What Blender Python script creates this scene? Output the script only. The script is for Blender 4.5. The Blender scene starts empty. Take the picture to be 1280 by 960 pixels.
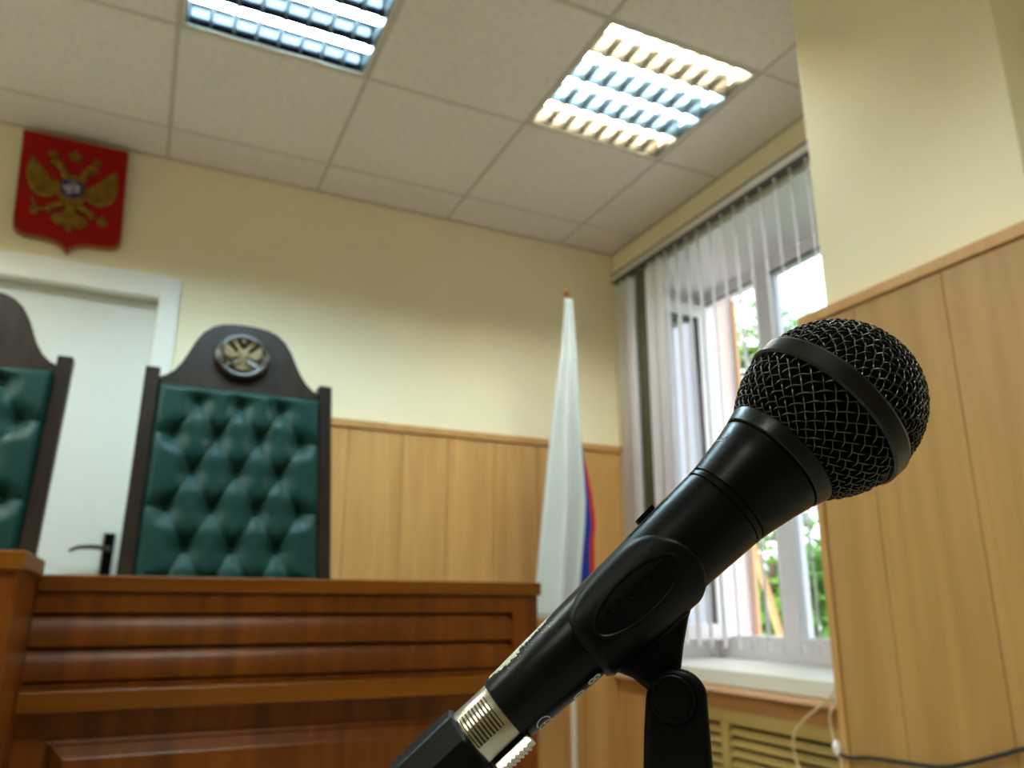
import bpy, bmesh, math, random
import numpy as np
from mathutils import Vector, Matrix

random.seed(7); np.random.seed(7)
PI = math.pi
Z0 = 1.15                      # camera height above the courtroom floor
sc = bpy.context.scene
COL = sc.collection

# ------------------------------------------------------------------ camera
F_PX = 976.1
yaw, pitch, roll = math.radians(25.064), math.radians(15.90), math.radians(0.181)
cy_, sy_, cp_, sp_ = math.cos(yaw), math.sin(yaw), math.cos(pitch), math.sin(pitch)
fw = Vector((sy_*cp_, cy_*cp_, sp_)); rt0 = Vector((cy_, -sy_, 0)); up0 = rt0.cross(fw)
rt = math.cos(roll)*rt0 + math.sin(roll)*up0
up = -math.sin(roll)*rt0 + math.cos(roll)*up0
CAM = Vector((0, 0, Z0))
cam = bpy.data.cameras.new('camera'); cam_o = bpy.data.objects.new('camera', cam); COL.objects.link(cam_o)
m = Matrix.Identity(4)
for i in range(3):
    m[i][0], m[i][1], m[i][2], m[i][3] = rt[i], up[i], -fw[i], CAM[i]
cam_o.matrix_world = m
cam.sensor_width = 36.0; cam.lens = 36.0*F_PX/1280.0
cam.clip_start = 0.01; cam.clip_end = 200
cam.dof.use_dof = True; cam.dof.focus_distance = 0.226
cam.dof.aperture_fstop = cam.lens/1.55
sc.camera = cam_o

# ------------------------------------------------------------------ world, exposure
world = bpy.data.worlds.new('overcast_sky'); sc.world = world; world.use_nodes = True
bg = world.node_tree.nodes['Background']
bg.inputs[0].default_value = (0.86, 0.91, 1.0, 1); bg.inputs[1].default_value = 1.9
sc.view_settings.view_transform = 'Standard'; sc.view_settings.look = 'None'
sc.view_settings.gamma = 1.0; sc.view_settings.exposure = 1.40; sc.view_settings.use_curve_mapping = False
TUBE_POWER = 56.0
sc.cycles.max_bounces = 10; sc.cycles.diffuse_bounces = 6; sc.cycles.transparent_max_bounces = 24
sc.cycles.sample_clamp_indirect = 4.0
sc.cycles.caustics_reflective = False; sc.cycles.caustics_refractive = False

def ray(px, py):
    return rt*((px-640)/F_PX) - up*((py-480)/F_PX) + fw
def at(px, py, depth):
    return CAM + ray(px, py)*depth

# ------------------------------------------------------------------ materials
def lin(c):
    return tuple(((v/255)/12.92 if v/255 <= 0.04045 else ((v/255+0.055)/1.055)**2.4) for v in c)
MATS = {}
def mat(name, rgb, rough=0.5, metal=0.0, var=0.0, scale=(8, 8, 8), bump=0.0, spec=0.5, rgb2=None, detail=4.0, trans=0.0, coat=0.0, dist=0.0):
    """Principled material, its colour varied by (stretched) object-space noise."""
    if name in MATS: return MATS[name]
    M = bpy.data.materials.new(name); M.use_nodes = True
    nt = M.node_tree; b = nt.nodes['Principled BSDF']
    c1 = lin(rgb); c2 = lin(rgb2) if rgb2 else tuple(x*(1-var) for x in c1)
    b.inputs['Roughness'].default_value = rough; b.inputs['Metallic'].default_value = metal
    b.inputs['Specular IOR Level'].default_value = spec
    b.inputs['Coat Weight'].default_value = coat
    tc = nt.nodes.new('ShaderNodeTexCoord'); mp = nt.nodes.new('ShaderNodeMapping')
    mp.inputs['Scale'].default_value = scale
    nt.links.new(tc.outputs['Object'], mp.inputs['Vector'])
    nz = nt.nodes.new('ShaderNodeTexNoise'); nz.inputs['Scale'].default_value = 1.0
    nz.inputs['Detail'].default_value = detail; nz.inputs['Distortion'].default_value = dist
    nt.links.new(mp.outputs['Vector'], nz.inputs['Vector'])
    rp = nt.nodes.new('ShaderNodeValToRGB')
    rp.color_ramp.elements[0].position = 0.32; rp.color_ramp.elements[1].position = 0.68
    rp.color_ramp.elements[0].color = (*c2, 1); rp.color_ramp.elements[1].color = (*c1, 1)
    nt.links.new(nz.outputs['Fac'], rp.inputs['Fac']); nt.links.new(rp.outputs['Color'], b.inputs['Base Color'])
    if bump:
        bp = nt.nodes.new('ShaderNodeBump'); bp.inputs['Strength'].default_value = bump; bp.inputs['Distance'].default_value = 0.002
        nt.links.new(nz.outputs['Fac'], bp.inputs['Height']); nt.links.new(bp.outputs['Normal'], b.inputs['Normal'])
    if trans:
        out = nt.nodes['Material Output']; tr = nt.nodes.new('ShaderNodeBsdfTranslucent'); mx = nt.nodes.new('ShaderNodeMixShader')
        nt.links.new(rp.outputs['Color'], tr.inputs['Color'])
        mx.inputs[0].default_value = trans
        nt.links.new(b.outputs[0], mx.inputs[1]); nt.links.new(tr.outputs[0], mx.inputs[2]); nt.links.new(mx.outputs[0], out.inputs['Surface'])
    MATS[name] = M
    return M
def emat(name, rgb, strength):
    M = bpy.data.materials.new(name); M.use_nodes = True; nt = M.node_tree
    nt.nodes.remove(nt.nodes['Principled BSDF'])
    e = nt.nodes.new('ShaderNodeEmission'); e.inputs[0].default_value = (*rgb, 1); e.inputs[1].default_value = strength
    nt.links.new(e.outputs[0], nt.nodes['Material Output'].inputs['Surface'])
    return M
def glassmat(name, tint=(1, 1, 1), refl=0.08):
    M = bpy.data.materials.new(name); M.use_nodes = True; nt = M.node_tree
    nt.nodes.remove(nt.nodes['Principled BSDF'])
    t = nt.nodes.new('ShaderNodeBsdfTransparent'); t.inputs[0].default_value = (*tint, 1)
    g = nt.nodes.new('ShaderNodeBsdfGlossy'); g.inputs['Roughness'].default_value = 0.02
    lw = nt.nodes.new('ShaderNodeLayerWeight'); lw.inputs[0].default_value = 0.2
    ad = nt.nodes.new('ShaderNodeMath'); ad.operation = 'ADD'; ad.inputs[1].default_value = refl; ad.use_clamp = True
    mx = nt.nodes.new('ShaderNodeMixShader')
    nt.links.new(lw.outputs['Fresnel'], ad.inputs[0]); nt.links.new(ad.outputs[0], mx.inputs[0])
    nt.links.new(t.outputs[0], mx.inputs[1]); nt.links.new(g.outputs[0], mx.inputs[2])
    nt.links.new(mx.outputs[0], nt.nodes['Material Output'].inputs['Surface'])
    return M

WALL = mat('cream_paint', (243, 234, 204), 0.65, var=0.04, scale=(3, 3, 3), spec=0.3)
TILE = mat('ceiling_tile', (226, 220, 218), 0.9, rgb2=(214, 208, 206), scale=(60, 60, 60), bump=0.25, spec=0.1)
TBAR = mat('ceiling_bar', (190, 180, 172), 0.6, var=0.05)
FLOORM = mat('floor_laminate', (212, 206, 194), 0.45, var=0.25, scale=(2, 30, 30))
PANEL = mat('light_wood_panel', (206, 160, 98), 0.5, rgb2=(188, 140, 80), scale=(26, 26, 1.4), detail=6, dist=0.4)
PANEL2 = mat('shaded_wood_panel', (180, 138, 80), 0.5, rgb2=(164, 122, 66), scale=(26, 26, 1.4), detail=6, dist=0.4)  # same wood as PANEL, the pillar's dimmer light put into the colour
PANELT = mat('light_wood_trim', (200, 152, 92), 0.5, rgb2=(184, 136, 78), scale=(26, 26, 2))
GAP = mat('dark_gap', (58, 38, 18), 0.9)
BENCH = mat('bench_wood', (122, 63, 5), 0.33, rgb2=(84, 40, 2), scale=(22, 22, 1.6), detail=6, dist=0.6, spec=0.27)
BENCHX = mat('bench_wood_along', (128, 74, 5), 0.34, rgb2=(102, 53, 3), scale=(1.6, 24, 24), detail=6, dist=0.6, spec=0.27)
WALNUT = mat('dark_walnut', (44, 31, 20), 0.45, rgb2=(30, 20, 12), scale=(30, 30, 3), detail=5, spec=0.12)
MEDAL = mat('lacquered_walnut', (44, 30, 20), 0.22, rgb2=(30, 20, 12), scale=(30, 30, 3), spec=0.5)
LEATHER = mat('green_leather', (14, 52, 47), 0.42, var=0.12, scale=(40, 40, 40), bump=0.06, spec=0.13)
DOORM = mat('white_door_paint', (216, 219, 212), 0.4, var=0.02, scale=(4, 4, 1))
FRAMEM = mat('white_frame_paint', (238, 238, 232), 0.35, var=0.02)
PVC = mat('white_plastic', (236, 232, 234), 0.3, var=0.02)
SILLM = mat('white_sill', (228, 226, 216), 0.4, var=0.02)
CHROME = mat('brushed_nickel', (190, 186, 172), 0.28, 1.0, var=0.1, scale=(40, 40, 400))
GRIPD = mat('dark_brass_groove', (70, 58, 40), 0.4, 0.8)
LEVERM = mat('dark_bronze', (62, 50, 36), 0.35, 0.7)
BLACKM = mat('black_lacquer', (5, 6, 6), 0.4, var=0.2, scale=(60, 60, 60), spec=0.1)
RED = mat('red_enamel', (150, 5, 3), 0.45, var=0.08, spec=0.15)
GOLD = mat('old_gold_relief', (140, 108, 20), 0.42, 0.3, rgb2=(104, 76, 10), scale=(50, 50, 50), spec=0.3)
GOLDRIM = mat('gold_rim', (150, 100, 56), 0.45, 0.3, var=0.1)
SILVERM = mat('pale_silver_relief', (186, 180, 184), 0.45, 0.2, rgb2=(90, 84, 110), scale=(70, 70, 70))
NAVY = mat('navy_enamel', (30, 28, 90), 0.5)
BRONZE = mat('bronze_relief', (120, 104, 72), 0.5, 0.3, rgb2=(92, 78, 52), scale=(90, 90, 90), spec=0.2)
FLAGW = mat('white_flag_cloth', (226, 232, 234), 0.75, var=0.04, scale=(10, 10, 3), trans=0.25)
FLAGB = mat('blue_flag_cloth', (24, 62, 176), 0.75, var=0.06, trans=0.2)
FLAGR = mat('red_flag_cloth', (212, 40, 34), 0.75, var=0.06, trans=0.2)
POLEM = mat('pale_flag_pole', (206, 196, 178), 0.4, var=0.05)
BRASS = mat('brass', (150, 108, 56), 0.35, 0.8)
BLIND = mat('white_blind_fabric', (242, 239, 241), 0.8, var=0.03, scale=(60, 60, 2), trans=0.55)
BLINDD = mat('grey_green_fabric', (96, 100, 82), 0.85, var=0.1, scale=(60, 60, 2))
RAILM = mat('aluminium_rail', (206, 204, 200), 0.45, var=0.03)
RAILD = mat('dark_rail_slot_strip', (70, 62, 52), 0.6)
COVER = mat('pale_olive_wood', (176, 150, 88), 0.5, rgb2=(158, 130, 70), scale=(20, 2, 20), detail=5)
COVERB = mat('reddish_wood_board', (168, 118, 66), 0.5, rgb2=(146, 98, 50), scale=(20, 2, 20))
COVERP = mat('wood_edge_highlight', (226, 184, 150), 0.3, var=0.06)  # the ledge's pink highlight is put into the wood colour
CORDW = mat('cream_cord', (216, 196, 158), 0.45)
CORDB = mat('black_cord', (22, 20, 18), 0.5)
OUTPINK = mat('pale_pink_render', (232, 202, 196), 0.85, var=0.05)
OUTTAN = mat('tan_outer_trim', (196, 164, 128), 0.7, var=0.08)
GRASS = mat('lawn', (98, 142, 52), 0.9, rgb2=(70, 112, 36), scale=(5, 5, 5))
PAVE = mat('bounce_paving', (186, 178, 178), 0.9, var=0.1, scale=(3, 3, 3))
LEAF = mat('leaf_green', (124, 166, 52), 0.6, rgb2=(80, 128, 34), scale=(2.2, 2.2, 2.2), trans=0.45)
LEAFY = mat('leaf_yellow', (206, 176, 70), 0.6, rgb2=(190, 116, 46), scale=(2, 2, 2), trans=0.4)
BARK = mat('bark', (92, 74, 58), 0.9, var=0.3, scale=(20, 20, 4))
ORANGE = mat('orange_plank', (204, 156, 104), 0.7, var=0.12)
MICB = mat('black_mic_paint', (3, 3.5, 4), 0.30, var=0.15, scale=(300, 300, 300), spec=0.13)
MICG = mat('grille_wire', (62, 61, 58), 0.22, 0.9, var=0.1, scale=(200, 200, 200), spec=0.5)
FOAM = mat('black_foam', (3, 3, 3), 0.95, spec=0.05)
RINGM = mat('black_ring', (7, 8, 8), 0.3, 0.2, var=0.1, scale=(200, 200, 200), spec=0.3)
CLIPM = mat('black_rubber_clip', (3, 3, 3), 0.42, var=0.2, scale=(250, 250, 250), bump=0.05, spec=0.11)
INK = mat('white_ink', (190, 190, 188), 0.6, var=0.1)
RESID = mat('worn_white_label', (206, 204, 186), 0.8, rgb2=(160, 160, 140), scale=(900, 900, 900))
HOUSING = mat('white_lamp_housing', (225, 225, 218), 0.4, var=0.02)
LOUVREW = mat('pale_louvre', (26, 26, 25), 0.45, 0.1)
LOUVREM = mat('mirror_louvre', (26, 27, 30), 0.12, 0.95)
BLADE = mat('pale_blade', (48, 51, 51), 0.4, 0.1)
TUBE_W = emat('warm_tube_glow', (1.0, 0.84, 0.52), TUBE_POWER)
TUBE_C = emat('cool_tube_glow', (0.56, 0.86, 1.0), TUBE_POWER)
GLASS = glassmat('window_glass', (0.93, 0.97, 1.0), 0.10)

# ------------------------------------------------------------------ mesh helpers (world space; z is relative to camera height unless raw)
class MB:
    def __init__(s): s.v = []; s.f = []
    def add(s, vs, fs):
        o = len(s.v); s.v += [tuple(v) for v in vs]; s.f += [tuple(i+o for i in f) for f in fs]; return s
    def box(s, x0, x1, y0, y1, z0, z1):
        z0 += Z0; z1 += Z0
        return s.add([(x0,y0,z0),(x1,y0,z0),(x1,y1,z0),(x0,y1,z0),(x0,y0,z1),(x1,y0,z1),(x1,y1,z1),(x0,y1,z1)],
                     [(0,3,2,1),(4,5,6,7),(0,1,5,4),(1,2,6,5),(2,3,7,6),(3,0,4,7)])
    def prism(s, base, off):
        """polygon (list of Vectors) swept by the vector off"""
        n = len(base); off = Vector(off)
        vs = [Vector(p) for p in base] + [Vector(p)+off for p in base]
        fs = [tuple(range(n-1, -1, -1)), tuple(range(n, 2*n))]
        fs += [(i, (i+1) % n, n+(i+1) % n, n+i) for i in range(n)]
        return s.add(vs, fs)
    def tube(s, pts, r, n=8, cap=True, closed=False):
        pts = [Vector(p) for p in pts]; k = len(pts); vs = []; fs = []
        rr = r if hasattr(r, '__len__') else [r]*k
        t0 = (pts[1]-pts[0]).normalized()
        a = t0.orthogonal().normalized()
        for i, p in enumerate(pts):
            if closed: t = (pts[(i+1) % k]-pts[i-1]).normalized()
            else: t = (pts[min(i+1, k-1)]-pts[max(i-1, 0)]).normalized()
            a = (a - t*a.dot(t)).normalized(); b = t.cross(a)
            vs += [p + (a*math.cos(2*PI*j/n)+b*math.sin(2*PI*j/n))*rr[i] for j in range(n)]
        for i in range(k if closed else k-1):
            i2 = (i+1) % k
            fs += [(i*n+j, i*n+(j+1) % n, i2*n+(j+1) % n, i2*n+j) for j in range(n)]
        if cap and not closed:
            fs += [tuple(range(n-1, -1, -1)), tuple((k-1)*n+j for j in range(n))]
        return s.add(vs, fs)
    def rev(s, fn, prof, n=64, a0=0, a1=2*PI, capends=True):
        """lathe: fn(axial, radius, angle) -> point; prof = [(axial, radius)]"""
        full = abs(a1-a0-2*PI) < 1e-6
        m_ = n if full else n+1; vs = []; fs = []
        for (z, r) in prof:
            vs += [fn(z, r, a0+(a1-a0)*j/n) for j in range(m_)]
        for i in range(len(prof)-1):
            for j in range(n):
                j2 = (j+1) % m_
                fs.append((i*m_+j, i*m_+j2, (i+1)*m_+j2, (i+1)*m_+j))
        if capends and full:
            fs += [tuple(range(m_-1, -1, -1)), tuple((len(prof)-1)*m_+j for j in range(m_))]
        return s.add(vs, fs)

def tag(o, label=None, cat=None, group=None, kind=None):
    if label: o['label'] = label
    if cat: o['category'] = cat
    if group: o['group'] = group
    if kind: o['kind'] = kind
    return o
def thing(name, loc, label, cat, group=None, kind=None):
    o = bpy.data.objects.new(name, None); COL.objects.link(o); o.empty_display_size = 0.05
    o.location = loc
    return tag(o, label, cat, group, kind)
def wloc(o):
    l = Vector(o.location)
    while o.parent: o = o.parent; l += Vector(o.location)
    return l
def build(name, mb, material, parent=None, smooth=False, bevel=0.0, seg=2, angle=35, recalc=True):
    me = bpy.data.meshes.new(name)
    if parent is None:
        a = np.array(mb.v); base = Vector(((a[:,0].min()+a[:,0].max())/2, (a[:,1].min()+a[:,1].max())/2, a[:,2].min()))
        off = base
    else:
        base = Vector((0, 0, 0)); off = wloc(parent)
    me.from_pydata([tuple(Vector(v)-off) for v in mb.v], [], mb.f)
    if recalc:
        bm = bmesh.new(); bm.from_mesh(me); bmesh.ops.recalc_face_normals(bm, faces=bm.faces); bm.to_mesh(me); bm.free()
    me.materials.append(material)
    if smooth:
        me.polygons.foreach_set('use_smooth', [True]*len(me.polygons)); me.set_sharp_from_angle(angle=math.radians(angle))
    o = bpy.data.objects.new(name, me); COL.objects.link(o)
    if parent is None: o.location = base
    else: o.parent = parent
    if bevel:
        md = o.modifiers.new('bevel', 'BEVEL'); md.width = bevel; md.segments = seg; md.limit_method = 'ANGLE'; md.angle_limit = math.radians(40)
    return o
def bx(name, x0, x1, y0, y1, z0, z1, material, parent=None, bevel=0.0):
    return build(name, MB().box(x0, x1, y0, y1, z0, z1), material, parent, bevel=bevel)
def copy_tree(o, parent=None):
    c = o.copy(); COL.objects.link(c); c.parent = parent
    for ch in list(o.children): copy_tree(ch, c)
    return c

# ------------------------------------------------------------------ the room
XR, YB = 2.03, 3.123           # window wall, back wall
XL, YF = -3.7, -5.2            # walls out of view
CZ = 1.7375                    # ceiling above the camera
FZ = -Z0
tag(bx('floor', XL-.2, 3.0, YF-.2, YB+.25, FZ-.1, FZ, FLOORM), kind='structure')
tag(bx('podium', XL, XR, 1.97, YB, FZ, FZ+.25, FLOORM), kind='structure')
tag(bx('wall_left', XL-.2, XL, YF, YB, FZ, CZ+.2, WALL), kind='structure')
tag(bx('wall_front', XL-.2, 3.0, YF-.2, YF, FZ, CZ+.2, WALL), kind='structure')
DX0, DX1, DZ1 = -.93, -.041, 1.14    # door opening
w = MB()
w.box(XL-.2, DX0, YB, YB+.25, FZ, CZ+.2).box(DX1, XR+.6, YB, YB+.25, FZ, CZ+.2).box(DX0, DX1, YB, YB+.25, DZ1, CZ+.2)
w.box(DX0, DX1, YB+.2, YB+.25, FZ, DZ1)
WB = tag(build('wall_back', w, WALL), kind='structure')
# window wall with its niche (opening Y 1.45..3.0)
NY0, NY1, NZ0, NZ1 = 1.45, 3.0, -.27, 1.54
w = MB()
w.box(XR, XR+.55, YF, NY0, FZ, CZ+.2)
w.box(XR, XR+.55, NY1, YB, FZ, CZ+.2).box(XR, XR+.55, NY0, NY1, NZ1, CZ+.2).box(XR, XR+.55, NY0, NY1, FZ, NZ0)
WR = tag(build('wall_right', w, WALL), kind='structure')
# pillar standing proud of the window wall
PX, PY0, PY1 = 1.53, .83, 1.362
PIL = tag(bx('pillar', PX, XR, PY0, PY1, FZ, CZ, WALL, bevel=.004), kind='structure')

# boards on the back wall
seams = [.075, .29, .505, .72, .949, 1.151, 1.371, 1.582, 1.80, XR-.004]
for a, b in zip(seams[:-1], seams[1:]):
    build('wall_board', MB().box(a+.0012, b-.0012, YB-.016, YB-.002, FZ+.25, .702), PANEL, WB, bevel=.0015)
bx('board_backing', .075, XR, YB-.006, YB, FZ+.25, .70, GAP, WB)
bx('board_cap_rail', .07, XR, YB-.026, YB, .703, .735, PANELT, WB, bevel=.003)
# boards on the pillar, standing off on battens
bx('board_backing', 1.497, 1.53, .80, 1.40, FZ, .69, GAP, PIL)
ys = [.79, 1.008, 1.240, 1.392]
for a, b in zip(ys[:-1], ys[1:]):
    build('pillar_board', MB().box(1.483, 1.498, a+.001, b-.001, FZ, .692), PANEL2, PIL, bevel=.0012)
bx('board_cap_rail', 1.478, 1.53, .776, 1.414, .696, .724, PANELT, PIL, bevel=.002)
bx('corner_trim', 1.478, 1.53, 1.394, 1.414, FZ, .695, PANELT, PIL, bevel=.002)
bx('corner_trim', 1.478, 1.53, .776, .788, FZ, .695, PANELT, PIL, bevel=.002)
bx('side_board', 1.50, XR, 1.40, 1.412, FZ, .69, PANEL, PIL)
bx('side_board', 1.53, XR, .80, .812, FZ, .69, PANEL, PIL)

# ceiling: slab above, tiles and bars below, one lamp in some of the cells
ceil_o = tag(bx('ceiling', XL, XR+.01, YF, YB, CZ+.17, CZ+.27, HOUSING), kind='structure')
gx = [-.083+.6*k for k in range(-7, 5)]; gy = [2.884-.6*k for k in range(-1, 15)]
xs = sorted([x for x in gx if XL < x < XR] + [XL, XR]); ysr = sorted([y for y in gy if YF < y < YB] + [YF, YB])
lamp_cells = {}
for (lx, ly) in [(-.083, 1.684), (1.117, 1.684), (-1.283, 1.684), (-2.483, 1.684), (-.083, -.716), (-2.483, -.716)]:
    lamp_cells[(round(lx, 2), round(ly, 2))] = (lx, ly)
tile_mesh = None
for i in range(len(xs)-1):
    for j in range(len(ysr)-1):
        x0, x1, y0, y1 = xs[i], xs[i+1], ysr[j], ysr[j+1]
        if (round(x0, 2), round(y0, 2)) in lamp_cells: continue
        if PX < x0+.3 and y0 > PY0-.2 and y1 < PY1+.2 and x0 > PX: pass
        full = abs(x1-x0-.6) < 1e-3 and abs(y1-y0-.6) < 1e-3
        if full and tile_mesh:
            t = bpy.data.objects.new('ceiling_tile', tile_mesh); COL.objects.link(t); t.parent = ceil_o
            md = t.modifiers.new('bevel', 'BEVEL'); md.width = .004; md.segments = 1
            t.location = Vector((x0, y0, 0)) - tile_org
        else:
            t = build('ceiling_tile', MB().box(x0+.006, x1-.006, y0+.006, y1-.006, CZ, CZ+.015), TILE, ceil_o, bevel=.004)
            if full: tile_mesh = t.data; tile_org = Vector((x0, y0, 0))
for x in xs[1:-1]: bx('grid_bar', x-.011, x+.011, YF, YB, CZ+.002, CZ+.03, TBAR, ceil_o)
for y in ysr[1:-1]: bx('grid_bar', XL, XR, y-.011, y+.011, CZ+.003, CZ+.03, TBAR, ceil_o)
bx('edge_bar', XL, XR, YB-.018, YB, CZ-.001, CZ+.02, TBAR, ceil_o)
bx('edge_bar', XR-.018, XR, PY1, YB, CZ-.001, CZ+.02, TBAR, ceil_o)

# ------------------------------------------------------------------ ceiling lamps: four tubes, folded reflectors, cross blades
def ceiling_lamp(lx, ly, label, tubes, lmat, simple=False):
    bmat_ = BLADE if lmat is LOUVREM else lmat
    t = thing('ceiling_lamp', (lx+.3, ly+.3, CZ+Z0), label, 'ceiling lamp', 'four-tube ceiling lamps')
    x0, x1, y0, y1 = lx+.012, lx+.588, ly+.012, ly+.588
    h = MB()
    h.box(x0, x1, y0, y1, CZ+.105, CZ+.112)
    h.box(x0, x0+.006, y0, y1, CZ+.0, CZ+.105).box(x1-.006, x1, y0, y1, CZ, CZ+.105)
    h.box(x0, x1, y0, y0+.006, CZ, CZ+.105).box(x0, x1, y1-.006, y1, CZ, CZ+.105)
    build('housing', h, HOUSING, t)
    n = 4; pitch_ = (y1-y0-.012)/n; ya = y0+.006
    for k in range(n):
        yc = ya+pitch_*(k+.5)
        build('tube', MB().tube([(x0+.02, yc, CZ+.0495+Z0), (x1-.02, yc, CZ+.0495+Z0)], .013, 12), tubes[k], t, smooth=True)
    for k in range(n+1):              # folded reflector between two tubes
        yc = ya+pitch_*k
        w0 = .022; zt_, zb_ = CZ+.052+Z0, CZ+.003+Z0
        l = yc-w0 if k else yc; r_ = yc+w0 if k < n else yc
        tip = yc + (.002 if k == 0 else -.002 if k == n else 0)
        build('reflector', MB().prism([(x0+.007, l, zt_+.02), (x0+.007, r_, zt_+.02), (x0+.007, tip+.0016, zb_), (x0+.007, tip-.0016, zb_)], (x1-x0-.014, 0, 0)), lmat, t)
    nb = 8
    if simple: return t
    for k in range(n):
        for b in range(nb+1):
            xc = x0+.010+(x1-x0-.02)*b/nb
            yl, yr = ya+pitch_*k+.0016, ya+pitch_*(k+1)-.0016
            z1 = CZ+.035+Z0; z0_ = CZ+.003+Z0
            build('cross_blade', MB().prism([(xc-.007, yl, z1), (xc+.007, yl, z1), (xc+.0012, yl, z0_), (xc-.0012, yl, z0_)], (0, yr-yl, 0)), bmat_, t)
    return t
ceiling_lamp(-.083, 1.684, 'square ceiling lamp with cold white tubes and a mirror louvre, cut by the top edge', [TUBE_C]*4, LOUVREM)
ceiling_lamp(1.117, 1.684, 'square ceiling lamp with two cold inner tubes and two warm outer tubes, near the window', [TUBE_W, TUBE_C, TUBE_C, TUBE_W], LOUVREW)
first = None  # the remaining lamps are unseen, added to light the room
for key, (lx, ly) in lamp_cells.items():
    if key in ((-.08, 1.68), (1.12, 1.68)): continue
    if first is None:
        first = ceiling_lamp(lx, ly, 'unseen square ceiling lamp added to light the room', [TUBE_W, TUBE_C, TUBE_C, TUBE_W], LOUVREW, True)
    else:
        c = copy_tree(first); c.location = (lx+.3, ly+.3, CZ+Z0)

# ------------------------------------------------------------------ door behind the chairs
D = tag(thing('door_1', (-.49, YB, FZ+.25+Z0), 'white door in a white frame, behind the green chairs', None), kind='structure')
bx('door_leaf', DX0+.003, DX1-.004, YB+.035, YB+.075, FZ+.25, DZ1-.007, DOORM, D, bevel=.003)
fr = MB()
fr.prism([Vector((DX1-.001, YB-.022, FZ+.25+Z0)), Vector((.029, YB-.012, FZ+.25+Z0)), Vector((.029, YB, FZ+.25+Z0)), Vector((DX1-.001, YB, FZ+.25+Z0))], (0, 0, 1.23-FZ-.25))
build('door_frame', fr, FRAMEM, D, bevel=.004)
build('door_frame', MB().box(DX0-.07, DX1, YB-.021, YB, DZ1-.004, 1.23), FRAMEM, D, bevel=.004)
build('door_frame', MB().box(DX0-.07, DX0, YB-.021, YB, FZ+.25, DZ1-.004), FRAMEM, D, bevel=.004)
bx('frame_lining', DX1-.004, DX1, YB, YB+.20, FZ+.25, DZ1, FRAMEM, D)
bx('frame_lining', DX0, DX1, YB, YB+.20, DZ1-.004, DZ1, FRAMEM, D)
hd = bx('handle_plate', -.115, -.082, YB+.023, YB+.036, .075, .245, BLACKM, D, bevel=.003)
bx('plate_edge', -.118, -.114, YB+.024, YB+.036, .07, .25, CHROME, hd)
zz = .19+Z0
build('door_lever', MB().tube([(-.098, YB+.03, zz), (-.098, YB-.02, zz), (-.104, YB-.03, zz), (-.15, YB-.032, zz+.003), (-.19, YB-.03, zz), (-.215, YB-.026, zz-.012)], [.009, .009, .009, .0085, .0075, .006], 10), LEVERM, hd, smooth=True)

# ------------------------------------------------------------------ double headed eagle relief (unit: shield width 1, y down from the top)
def mirror(p): return [(-x, y) for x, y in p]
WING = [(.10, .50), (.17, .50), (.235, .435), (.30, .36), (.405, .25), (.425, .34), (.435, .43), (.425, .53), (.395, .61), (.34, .67), (.275, .695), (.20, .685), (.145, .645), (.10, .60)]
NECK = [(-.005, .47), (.045, .40), (.085, .33), (.115, .27), (.155, .235), (.20, .245), (.215, .275), (.25, .30), (.20, .315), (.175, .335), (.14, .375), (.12, .43), (.10, .50), (.0, .54)]
CROWNS = [(.17, .215), (.165, .165), (.19, .185), (.215, .15), (.24, .19), (.268, .18), (.255, .225), (.21, .235)]
CROWNB = [(-.055, .21), (-.065, .15), (-.03, .165), (-.012, .125), (-.012, .10), (.012, .10), (.012, .125), (.03, .165), (.065, .15), (.055, .21), (0, .225)]
LEG = [(.03, .70), (.10, .70), (.15, .745), (.21, .765), (.225, .80), (.26, .83), (.215, .835), (.20, .865), (.17, .83), (.12, .80), (.05, .78)]
TAIL = [(-.035, .74), (.035, .74), (.06, .83), (.15, .86), (.175, .92), (.13, .955), (.10, .985), (.05, .965), (.02, 1.03), (-.02, 1.03), (-.05, .965), (-.10, .985), (-.13, .955), (-.175, .92), (-.15, .86), (-.06, .83)]
ORB = [(.31+.05*math.cos(a), .865+.05*math.sin(a)) for a in [2*PI*k/14 for k in range(14)]]
ORBX = [(.30, .82), (.30, .79), (.32, .79), (.32, .82)]
SCEP = [(-.235, .815), (-.225, .835), (-.315, .86), (-.375, .72), (-.36, .712), (-.305, .835)]
SCEPB = [(-.33+.045*math.cos(a), .86+.045*math.sin(a)) for a in [2*PI*k/10 for k in range(10)]]
BODY = [(.13*math.cos(a), .58+.19*math.sin(a)) for a in [2*PI*k/20 for k in range(20)]]
SHLD = [(-.105, .475), (.105, .475), (.105, .625), (.05, .665), (0, .68), (-.05, .665), (-.105, .625)]
RIDER = [(-.07, .60), (-.085, .54), (-.05, .55), (-.03, .50), (.02, .485), (.05, .52), (.085, .53), (.07, .57), (.085, .63), (.05, .60), (.0, .61), (-.03, .655), (-.05, .61)]
FEATH = [[(.16, .62), (.26, .48), (.268, .486), (.168, .628)], [(.20, .65), (.33, .47), (.338, .476), (.208, .656)], [(.25, .665), (.385, .49), (.392, .496), (.257, .671)]]
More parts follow.
